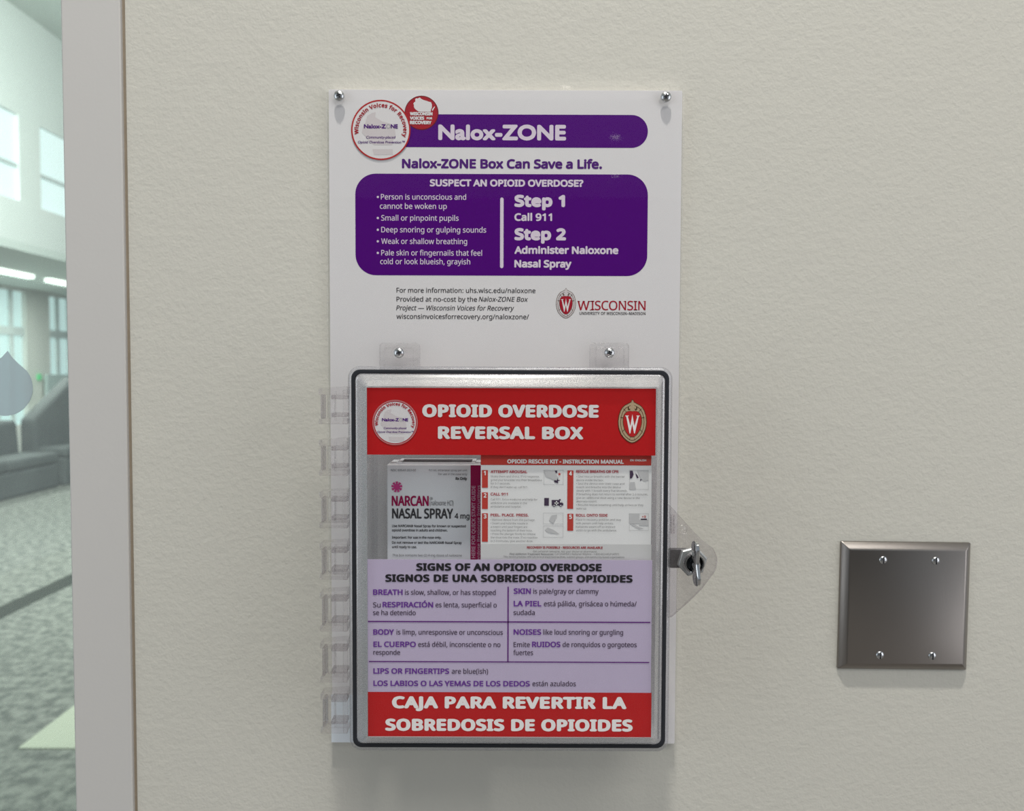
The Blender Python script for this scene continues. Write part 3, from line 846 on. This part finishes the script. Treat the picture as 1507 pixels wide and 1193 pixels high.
# latch ear on the right
yl0, yl1 = -0.078, -0.083
pts = [(983, 741), (993, 751)]
pts += [(1004, 763), (1020, 781), (1036, 797)]
cx0, cy0, R0 = 1024, 826, 32
for a in range(38, -48, -8):
    pts.append((cx0 + R0 * cos(radians(a)), cy0 - R0 * sin(radians(a))))
pts += [(1034, 866), (1014, 886), (989, 908), (983, 910)]
la = build(MB().prism(ppx(pts, yl1), yl0, yl1), 'latch_ear', M['latch'], B, bevel=0.0008, seg=3)
c = P(1002, 777.5, yl1); u = U(yl1)
build(MB().loft(lathe_y([(9 * u, yl1), (9 * u, yl1 - 0.0012), (6 * u, yl1 - 0.0028), (2 * u, yl1 - 0.0034)], c.x, c.z, 24), False, True), 'clear_stud', M['tab'], la, smooth=True)
X0 = PX(987, 760, yl1)
build(MB().box(PX(986.5, 770, yl1), PX(991.5, 770, yl1), yl1, yl1 - 0.004, PZ(990, 757, yl1), PZ(990, 784, yl1)), 'catch', M['latch'], la, bevel=0.0006)
# cam bar behind the ear
ybk = -0.076
cb = build(MB().box(PX(984, 820, ybk), PX(1012, 820, ybk), ybk, ybk + 0.004, PZ(1000, 836, ybk), PZ(1000, 807, ybk)), 'cam_bar', M['cam_steel'], la, bevel=0.001)
cb['label'] = 'grey steel cam bar'
# wing lock
LX, LY = 1019.5, 826.5
c = P(LX, LY, yl1 - 0.004); u = U(yl1 - 0.004)
lk = MB()
hexp = lambda r, a0=0.25: [(c.x + r * cos(a0 + pi / 3 * i), c.z + r * sin(a0 + pi / 3 * i)) for i in range(6)]
lk.loft([at_y(hexp(23.0 * u), yl1), at_y(hexp(23.0 * u), yl1 - 0.0030), at_y(hexp(21.0 * u), yl1 - 0.0042)], True, True)
lock = build(lk, 'wing_lock', M['nut'], B, bevel=0.0004); lock['label'] = 'chrome lock with hexagonal collar'
yb_ = yl1 - 0.0042
c2 = P(1022, 829, yb_ - 0.006); u2 = U(yb_ - 0.006)
build(MB().loft(lathe_y([(15.5 * u2, yb_), (15.5 * u2, yb_ - 0.006), (14.3 * u2, yb_ - 0.0072), (12.6 * u2, yb_ - 0.0072), (12.0 * u2, yb_ - 0.003)], c2.x, c2.z, 36), False, False), 'lock_collar', M['chrome'], lock, smooth=True)
build(MB().loft(lathe_y([(12.2 * u2, yb_ - 0.0025), (11.5 * u2, yb_ - 0.0035), (3 * u2, yb_ - 0.0038)], c2.x, c2.z, 30), False, True), 'lock_bore', M['dark_metal'], lock, smooth=True)
# the wing: bow-tie plate in the y-z plane, a little turned
yw = yb_ - 0.0035
cw = P(1024.5, 829, yw - 0.011); uw = U(yw - 0.011)
prof = []
hh = 34 * uw
N_ = 40
for i in range(N_):
    a = 2 * pi * i / N_
    z_ = hh * sin(a)
    wdt = 0.0035 + 0.0065 * abs(sin(a)) ** 1.5
    prof.append((yw - 0.011 + wdt * cos(a) * 1.0 if True else 0, z_))
wm = MB()
lay = []
for xo_, k in ((-2.9, 0.86), (-1.8, 1.0), (1.8, 1.0), (2.9, 0.86)):
    lay.append([(cw.x + xo_ * uw, yw - 0.011 + (p[0] - (yw - 0.011)) * k, cw.z + p[1] * (0.97 if k < 1 else 1)) for p in prof])
wm.loft(lay, True, True)
wing = build(wm, 'wing_handle', M['chrome'], lock, smooth=True)
R_ = Matrix.Translation(cw - wloc(lock)) @ Matrix.Rotation(radians(-3), 4, 'Y') @ Matrix.Rotation(radians(10), 4, 'Z') @ Matrix.Translation(-(cw - wloc(lock)))
wing.data.transform(R_)
build(MB().loft(lathe_y([(6.0 * uw, yw), (6.0 * uw, yw - 0.010), (4.5 * uw, yw - 0.0115)], c2.x, c2.z, 20), True, True), 'wing_stem', M['chrome'], lock, smooth=True)

# ------------------------------------------------------------------ papers in the lid
YQ = YI + 0.0004                   # sheets lie just behind the lid window


def sheet(name, label, x0, y0, x1, y1_, y, mat_, loc_y=None):
    X0, X1 = PX(x0, (y0 + y1_) / 2, y), PX(x1, (y0 + y1_) / 2, y); Z0, Z1 = PZ((x0 + x1) / 2, y1_, y), PZ((x0 + x1) / 2, y0, y)
    t = thing(name, label, 'paper', ((X0 + X1) / 2, y, Z0))
    s = build(MB().box(X0, X1, y, y + 0.0004, Z0, Z1), 'sheet', mat_, t)
    return t, s


t, s_ = sheet('header_card', 'red card reading OPIOID OVERDOSE REVERSAL BOX at the top inside the clear box', 540, 571, 965, 669.5, YQ, M['paper_red'])
mb = MB()
text(mb, 'OPIOID OVERDOSE', 621.5, 881, 614, 18.8, YQ - 0.0003, 'sans', 0.105, space=1.10, boldz=0.07, res=4)
text(mb, 'REVERSAL BOX', 644.5, 858.5, 646, 18.6, YQ - 0.0003, 'sans', 0.105, space=1.10, boldz=0.07, res=4)
stuff(build(mb, 'card_lettering', M['paper_white'], t))
seal(581.4, 621.5, 33.4, YQ - 0.0003, t, M['badge_red'], M['badge_red'], rim=mat('seal_pink_rim', (0.62, 0.22, 0.22), 0.5))
crest(930.6, 618.6, 20.3, 31.0, YQ - 0.0003, t, M['tan'], M['brown'], M['red_ink'], M['paper_white'])

t, s_ = sheet('signs_sheet', 'lilac sheet with a red footer in the lower half of the clear box', 541, 823.5, 958.5, 1085, YQ, M['lilac'])
yq = YQ - 0.0003
ft = build(rectpx(MB(), 541, 1018.5, 958.5, 1085, yq), 'red_footer', M['paper_red'], t)
build(rectpx(MB(), 541, 1083.8, 958.5, 1085.2, yq - 0.0001), 'footer_edge', M['pale_pink'], ft)
mb = MB()
text(mb, 'CAJA PARA REVERTIR LA', 577, 922, 1042.5, 18.3, yq - 0.0002, 'sans', 0.105, space=1.10, boldz=0.07, res=4)
text(mb, 'SOBREDOSIS DE OPIOIDES', 567, 931, 1075.5, 18.3, yq - 0.0002, 'sans', 0.105, space=1.10, boldz=0.07, res=4)
stuff(build(mb, 'footer_lettering', M['paper_white'], ft))
mb = MB()
text(mb, 'SIGNS OF AN OPIOID OVERDOSE', 612.5, 885.5, 840, 11.3, yq, 'sans', 0.10, space=1.09, boldz=0.065, res=4)
text(mb, 'SIGNOS DE UNA SOBREDOSIS DE OPIOIDES', 567, 931, 856.5, 11.3, yq, 'sans', 0.10, space=1.09, boldz=0.065, res=4)
stuff(build(mb, 'title_lettering', M['black'], t))
mb = MB(); CP = 8.3
for s__, a, b_, bs in (('BREATH', 549, 592.5, 875.2), ('RESPIRACIÓN', 563, 637.5, 893.6), ('BODY', 549.3, 579.7, 933.8), ('EL CUERPO', 549.5, 612, 951.8), ('LIPS OR FINGERTIPS', 549.5, 661, 991.2), ('LOS LABIOS O LAS YEMAS DE LOS DEDOS', 549.5, 779.7, 1009.5),
                       ('SKIN', 756, 781.3, 873.6), ('LA PIEL', 756, 796.8, 892), ('NOISES', 755.8, 796.5, 933.8), ('RUIDOS', 783, 824.8, 952)):
    text(mb, s__, a, b_, bs, CP, yq, 'sans', 0.048)
stuff(build(mb, 'violet_lettering', M['lilac_purple'], t))
mb = MB(); cp = 7.6
for s__, a, b_, bs in (('is slow, shallow, or has stopped', 596, 729.5, 875.2), ('Su', 549, 560.2, 893.6), ('es lenta, superficial o', 641, 731, 893.6), ('se ha detenido', 549, 611.8, 905),
                       ('is limp, unresponsive or unconscious', 583.5, 740, 933.8), ('está débil, inconsciente o no', 615.5, 736.5, 951.8), ('responde', 549.5, 588.8, 963.4), ('are blue(ish)', 664.8, 718.3, 991.2), ('están azulados', 783.5, 847.5, 1009.5),
                       ('is pale/gray or clammy', 784.8, 881, 873.6), ('está pálida, grisácea o húmeda/', 800.5, 937, 892), ('sudada', 755.8, 787, 904.8),
                       ('like loud snoring or gurgling', 799.5, 917, 933.8), ('Emite', 755.8, 779.8, 952), ('de ronquidos o gorgoteos', 828, 937, 952), ('fuertes', 755.5, 784.5, 963.8)):
    text(mb, s__, a, b_, bs, cp, yq, 'sans', 0.013)
stuff(build(mb, 'grey_lettering', M['lilac_grey'], t))
mb = MB()
rectpx(mb, 541.5, 914, 957, 915.8, yq); rectpx(mb, 543, 973, 955.5, 974.6, yq); rectpx(mb, 746.8, 863, 748.6, 973.8, yq)
stuff(build(mb, 'ruled_lines', M['rule_purple'], t))

# ------------------------------------------------------------------ instruction manual
YM = YQ + 0.0035
t, s_ = sheet('instruction_manual', 'white rescue kit leaflet with red numbered steps, right of the carton in the box', 707.5, 668.5, 958.5, 829, YM, M['manual_white'])
ym = YM - 0.0003; yn = YM - 0.0005
hbm = build(rectpx(MB(), 707.5, 669, 958.5, 684.3, ym), 'red_header', M['manual_red'], t)
mb = MB(); text(mb, 'OPIOID RESCUE KIT - INSTRUCTION MANUAL', 746.5, 918, 682, 6.2, yn, 'sans', 0.07)
text(mb, 'EN: ENGLISH', 927.5, 951, 678.5, 2.8, yn, 'sans', 0.05)
stuff(build(mb, 'header_lettering', M['paper_white'], hbm))
ftm = build(rectpx(MB(), 707.5, 800.5, 958.5, 829, ym), 'grey_footer', M['manual_grey'], t)
mb = MB(); text(mb, 'RECOVERY IS POSSIBLE - RESOURCES ARE AVAILABLE', 775.5, 887, 807.3, 3.6, yn, 'sans', 0.05)
stuff(build(mb, 'red_footer_lettering', M['manual_red_dark'], ftm))
mb = MB(); text(mb, 'Get personal naloxone. Ask your doctor or pharmacist.', 784.5, 879, 812.5, 2.8, yn)
text(mb, 'Find Addiction Treatment Resources:', 750, 815, 816.4, 2.8, yn, 'sans', 0.03)
text(mb, "Call SAMHSA's National Helpline - 1-800-662-HELP (4357)", 816.5, 911, 816.4, 2.8, yn)
text(mb, 'This service provides referrals to local treatment facilities, support groups, and community-based organizations', 741, 919, 820.6, 2.8, yn)
stuff(build(mb, 'footer_lettering', M['grey_text'], ftm))
for num, x0, y0, y1_, in (('1', 709.3, 691.5, 717.5), ('2', 709.3, 724.3, 748.8), ('3', 709.3, 755, 797), ('4', 835, 692, 748.5), ('5', 835, 755.7, 780.8)):
    bb = build(rectpx(MB(), x0, y0, x0 + 8.7, y1_, ym), 'step_bar', M['manual_red'], t)
    mb = MB(); text(mb, num, x0 + 2.4, x0 + (5.6 if num == '1' else 6.8), y0 + 7.7, 6.6, yn, 'sans', 0.06)
    build(mb, 'step_number', M['paper_white'], bb)
mb = MB()
for s__, a, b_, bs in (('ATTEMPT AROUSAL', 722, 776, 696), ('CALL 911', 722, 747.3, 728.8), ('PEEL. PLACE. PRESS.', 722, 778, 759.7), ('RESCUE BREATHS OR CPR', 848, 910.3, 695.7), ('ROLL ONTO SIDE', 847.7, 894.2, 760)):
    text(mb, s__, a, b_, bs, 4.1, yn, 'sans', 0.04)
stuff(build(mb, 'heading_lettering', M['manual_red_dark'], t))
mb = MB()
for s__, a, b_, bs in (('Shake them and shout. If no response,', 722, 794, 702.4), ('grind your knuckles into their breastbone', 722, 797.5, 707.7), ('for 5-7 seconds.', 722, 751, 712.8), ("If they don't wake up, call 911.", 722, 777, 718),
                       ('Call 911. Extra medicine and help for', 722.3, 791, 736.2), ('addiction are available in the', 722, 775.5, 741.5), ('ambulance and hospital.', 722, 767, 746.7),
                       ('• Remove device from the package.', 722, 787.5, 766.2), ('• Insert and hold the nozzle in', 722, 777, 771.4), ('a nostril until your fingers are', 722, 776, 776.6), ('touching the bottom of their nose.', 722, 783.5, 781.8),
                       ('• Press the plunger firmly to release', 722, 788, 787), ('the dose into the nose. If no reaction', 722, 791, 792.2), ('in 2-3 minutes, give another dose.', 722, 784.5, 797.4),
                       ('• Give rescue breaths with the barrier', 848, 919.5, 702.5), ('device inside the box.', 848, 888.5, 707.8), ('• Seal the device over their nose and', 848, 919, 713), ('mouth and breathe into the device', 848, 913.5, 718.2),
                       ('slowly with 1 breath every five seconds.', 848, 923.5, 723.4), ('If breathing does not return to normal after 2-3 minutes,', 848, 953.5, 728.6), ('give an additional dose using a new device in the', 848, 941.5, 733.9), ('alternate nostril.', 848, 878.5, 739.1),
                       ('• Resume rescue breathing until help arrives or they', 848, 947, 744.3), ('wake up.', 848, 863.5, 749.5), ('Place in recovery position and stay', 847.5, 914, 766), ('with person until help arrives.', 847.5, 903, 771.3),
                       ('Naloxone wears off so instruct', 847.5, 905.5, 776.5), ('victim to go with the ambulance.', 847.5, 908, 781.7)):
    text(mb, s__, a, b_, bs, 3.0, yn, res=2)
stuff(build(mb, 'body_lettering', M['grey_text'], t))
# little pictures


def outline(mb, x0, y0, x1, y1_, y, t_=0.5):
    rectpx(mb, x0, y0, x1, y0 + t_, y); rectpx(mb, x0, y1_ - t_, x1, y1_, y); rectpx(mb, x0, y0, x0 + t_, y1_, y); rectpx(mb, x1 - t_, y0, x1, y1_, y)


def poly(mb, pts, y):
    q = ppx(pts, y); tri = mathutils.geometry.tessellate_polygon([[Vector((a, b_, 0)) for a, b_ in q]])
    mb.add([(a, y, b_) for a, b_ in q], [tuple(x) for x in tri])


mb = MB()
for r_ in ((800.3, 691.5, 829.2, 712.8), (799.5, 754.5, 829, 771), (799.5, 773.5, 829, 790.5), (926.3, 691.5, 954.5, 720), (926, 755.3, 954.5, 780.5)): outline(mb, *r_, ym)
poly(mb, [(801, 693), (815, 692.5), (818, 697), (822, 703), (818, 708), (811, 704), (803, 701)], ym)
poly(mb, [(938, 692.3), (954, 692.3), (954, 706), (948, 708), (942, 703)], ym)
poly(mb, [(927, 709.5), (934, 709), (936, 719.5), (927, 719.5)], ym)
rectpx(mb, 926.5, 755.8, 941, 770, ym); rectpx(mb, 941, 764.5, 954, 773, ym)
poly(mb, [(808, 766), (812, 758), (820, 757), (818, 763), (814, 770)], ym)
poly(mb, [(802, 780), (806, 776), (814, 779), (824, 786), (816, 785), (806, 783)], ym)
poly(mb, [(927, 770), (934, 771), (938, 774), (948, 778), (940, 778), (932, 774)], ym)
stuff(build(mb, 'light_drawings', M['pic_light'], t))
mb = MB()
poly(mb, [(927, 692.5), (931, 692.5), (932.5, 698), (930, 703.5), (927, 704)], ym)
poly(mb, [(935, 696), (938, 699), (940, 703), (937.5, 703.5)], ym)
poly(mb, [(942, 705), (944.5, 705.5), (942.5, 708)], ym)
poly(mb, [(816.5, 692.3), (820, 692.3), (820, 696), (818.5, 696)], ym)
poly(mb, [(816, 706), (819, 707), (821, 703), (821.5, 706), (824.5, 706.5), (821, 708), (821.5, 711), (818, 710), (815.5, 709)], ym)
rectpx(mb, 943, 763, 952, 765, ym)
rectpx(mb, 801, 732.5, 807.8, 743.8, ym)
poly(mb, [(812, 735.5), (823, 735.5), (823, 734), (825, 734), (825, 736), (827.5, 739.5), (829, 740.5), (829, 743.5), (812, 743.5)], ym)
for cx_ in (815.5, 825.2):
    c = P(cx_, 743.5, ym); mb.flat(circ(c.x, c.z, 1.9 * U(ym), 14), ym - 0.0001)
stuff(build(mb, 'dark_drawings', M['lilac_grey'], t))
mb = MB(); rectpx(mb, 816, 739.2, 822, 741, ym - 0.0003); rectpx(mb, 818.1, 737, 819.9, 743, ym - 0.0003)
poly(mb, [(824.2, 736.6), (825.4, 736.6), (827, 739.3), (824.2, 739.3)], ym - 0.0003)
for cx_ in (815.5, 825.2):
    c = P(cx_, 743.5, ym); mb.flat(circ(c.x, c.z, 0.9 * U(ym), 12), ym - 0.0003)
stuff(build(mb, 'ambulance_cross', M['manual_white'], t))
mb = MB()
c = P(823.3, 697.4, ym)
st_ = []
for i in range(10): r_ = (2.6 if i % 2 == 0 else 1.1) * U(ym); st_.append((c.x + r_ * sin(pi * i / 5), c.z + r_ * cos(pi * i / 5)))
tri = mathutils.geometry.tessellate_polygon([[Vector((a, b_, 0)) for a, b_ in st_]])
mb.add([(a, ym - 0.0001, b_) for a, b_ in st_], [tuple(x) for x in tri])
text(mb, '+3', 944.5, 950.5, 761.7, 3.2, ym, 'sans', 0.05)
stuff(build(mb, 'red_marks', M['manual_red'], t))

# ------------------------------------------------------------------ nasal spray carton
YC = -0.082; YCB = YC + 0.036
xl, xr = PX(569.5, 750, YC), PX(712, 750, YC)
zt = PZ(640, 683.5, YC); zb = PZ(640, 1010, YC)
T = thing('medicine_carton', 'grey-white nasal spray carton with black and magenta lettering at left inside the clear box', 'carton', ((xl + xr) / 2, (YC + YCB) / 2, zb))
build(MB().box(xl, xr, YC, YCB, zb, zt), 'carton_body', M['carton'], T, bevel=0.0008)
# torn-open top: raised white lip around a dark sheet painted as the shade inside
mb = MB()
x0, x1 = xl + 0.007, PX(699, 680, YC)
lipf, lipb = YC + 0.004, YCB - 0.002
mb.loft([[(x0, lipf, zt), (x1, lipf, zt), (x1, lipb, zt), (x0, lipb, zt)], [(x0, lipf, zt + 0.0012), (x1, lipf, zt + 0.0012), (x1, lipb, zt + 0.0012), (x0, lipb, zt + 0.0012)],
         [(x0 + 0.003, lipf + 0.003, zt + 0.0012), (x1 - 0.003, lipf + 0.003, zt + 0.0012), (x1 - 0.003, lipb - 0.003, zt + 0.0012), (x0 + 0.003, lipb - 0.003, zt + 0.0012)],
         [(x0 + 0.003, lipf + 0.003, zt + 0.0003), (x1 - 0.003, lipf + 0.003, zt + 0.0003), (x1 - 0.003, lipb - 0.003, zt + 0.0003), (x0 + 0.003, lipb - 0.003, zt + 0.0003)]])
build(mb, 'top_lip', M['carton'], T)
build(MB().box(x0 + 0.003, x1 - 0.003, lipf + 0.003, lipb - 0.003, zt, zt + 0.0004), 'opening_shade', M['carton_shade'], T)
yc = YC - 0.0003
sp = build(rectpx(MB(), 692.3, 684.5, 711.5, 1008, yc), 'magenta_spine', M['magenta'], T)
mb = MB()
text(mb, 'OPEN HERE FOR QUICK START GUIDE', 699.5, 5.4, 843, 714.5, yc - 0.0002, 'sans', 0.035, vert=True)
text(mb, 'Opioid Overdose Response Instructions', 706.6, 4.6, 862, 714, yc - 0.0002, 'sans', 0.02, vert=True)
stuff(build(mb, 'spine_lettering', M['spine_text'], sp))
# burst emblem
c = P(584, 716.2, yc); u = U(yc); mb = MB()
mb.flat(circ(c.x, c.z, 4.6 * u, 24), yc)
for i in range(9):
    a = 2 * pi * i / 9 + pi / 2; w0, w1 = 1.0, 1.9
    q = [(3.5, -w0), (8.0, -w1), (8.0, w1), (3.5, w0)]
    mb.flat([(c.x + (p * cos(a) - s * sin(a)) * u, c.z + (p * sin(a) + s * cos(a)) * u) for p, s in q], yc - 0.00005)
stuff(build(mb, 'burst_emblem', M['pink'], T))
mb = MB(); text(mb, 'NARCAN', 576.5, 631, 744.2, 15.0, yc, 'sans', 0.038)
stuff(build(mb, 'brand_lettering', M['magenta'], T))
mb = MB(); text(mb, 'NASAL SPRAY', 577, 666.8, 762.8, 15.0, yc, 'sans', 0.036)
text(mb, '4 mg', 669, 691, 763, 8.0, yc, 'sans', 0.03)
stuff(build(mb, 'product_lettering', M['carton_text'], T))
mb = MB()
text(mb, 'Rx Only', 670.5, 687.3, 706, 4.2, yc, 'sans', 0.05)
text(mb, 'Use NARCAN® Nasal Spray for known or suspected', 577, 685.5, 775.6, 3.7, yc, 'sans', 0.028)
text(mb, 'opioid overdose in adults and children.', 577, 658.5, 781.8, 3.7, yc, 'sans', 0.028)
text(mb, 'Important: For use in the nose only.', 577, 649.5, 792.4, 3.7, yc, 'sans', 0.028)
text(mb, 'Do not remove or test the NARCAN® Nasal Spray', 577, 679.5, 800, 3.7, yc, 'sans', 0.028)
text(mb, 'until ready to use.', 577, 613.5, 806.3, 3.7, yc, 'sans', 0.028)
stuff(build(mb, 'bold_lettering', M['carton_text'], T))
mb = MB()
text(mb, 'NDC 69547-353-02', 575.5, 612, 693.2, 3.2, yc)
text(mb, '0.1 mL intranasal spray per unit', 631.5, 687.5, 693.2, 3.2, yc)
text(mb, 'For use in the nose only', 645, 687.5, 699, 3.2, yc)
text(mb, '(naloxone HCl)', 632.5, 667.5, 743.5, 7.4, yc)
text(mb, '®', 632.5, 637, 735.5, 4.3, yc)
text(mb, 'This box contains two (2) 4-mg doses of naloxone', 577.5, 679.5, 818.5, 3.5, yc)
text(mb, 'hydrochloride nasal spray in 0.1 mL', 577.5, 650, 826, 3.5, yc)
stuff(build(mb, 'fine_lettering', M['carton_grey'], T))

# ------------------------------------------------------------------ steel blank wall plate
yp = -0.0065
pc = P(1334, 893.5, yp)
WP = thing('wall_plate', 'square brushed steel blank wall plate with four screws, on the wall right of the sign', 'wall plate', (pc.x, 0.0, pc.z))
hw, hh_ = 96.5 * U(-0.004), 96.0 * U(-0.004)


def pl(k, y): return at_y(rr(pc.x - hw + k, pc.x + hw - k, pc.z - hh_ + k, pc.z + hh_ - k, max(0.0012 - k * 0.1, 0.0006), 3), y)


build(MB().loft([pl(0, 0.0), pl(0, -0.0016), pl(0.0006, -0.0024), pl(0.0052, -0.0060), pl(0.0066, yp)], True, True), 'plate', M['steel'], WP, smooth=True)
for (a, b_) in ((1299, 824), (1376.5, 824.5), (1295.5, 964), (1372.5, 964.5)):
    q = P(a, b_, yp); dx, dz = q.x - pc.x, q.z - pc.z
    R = 5.8 * U(yp); cx_, cz_ = pc.x + dx, pc.z + dz
    s = build(MB().loft(lathe_y([(R * 1.0, yp + 0.0001), (R, yp - 0.0004), (R * .8, yp - 0.0010), (R * .4, yp - 0.0014)], cx_, cz_, 24), False, True), 'screw', M['zinc'], WP, smooth=True)
    build(MB().box(cx_ - R * .14, cx_ + R * .14, yp - 0.0010, yp - 0.0016, cz_ - R * .85, cz_ + R * .85), 'slot', M['recess'], s)
WP.rotation_euler = (0, radians(0.45), 0)
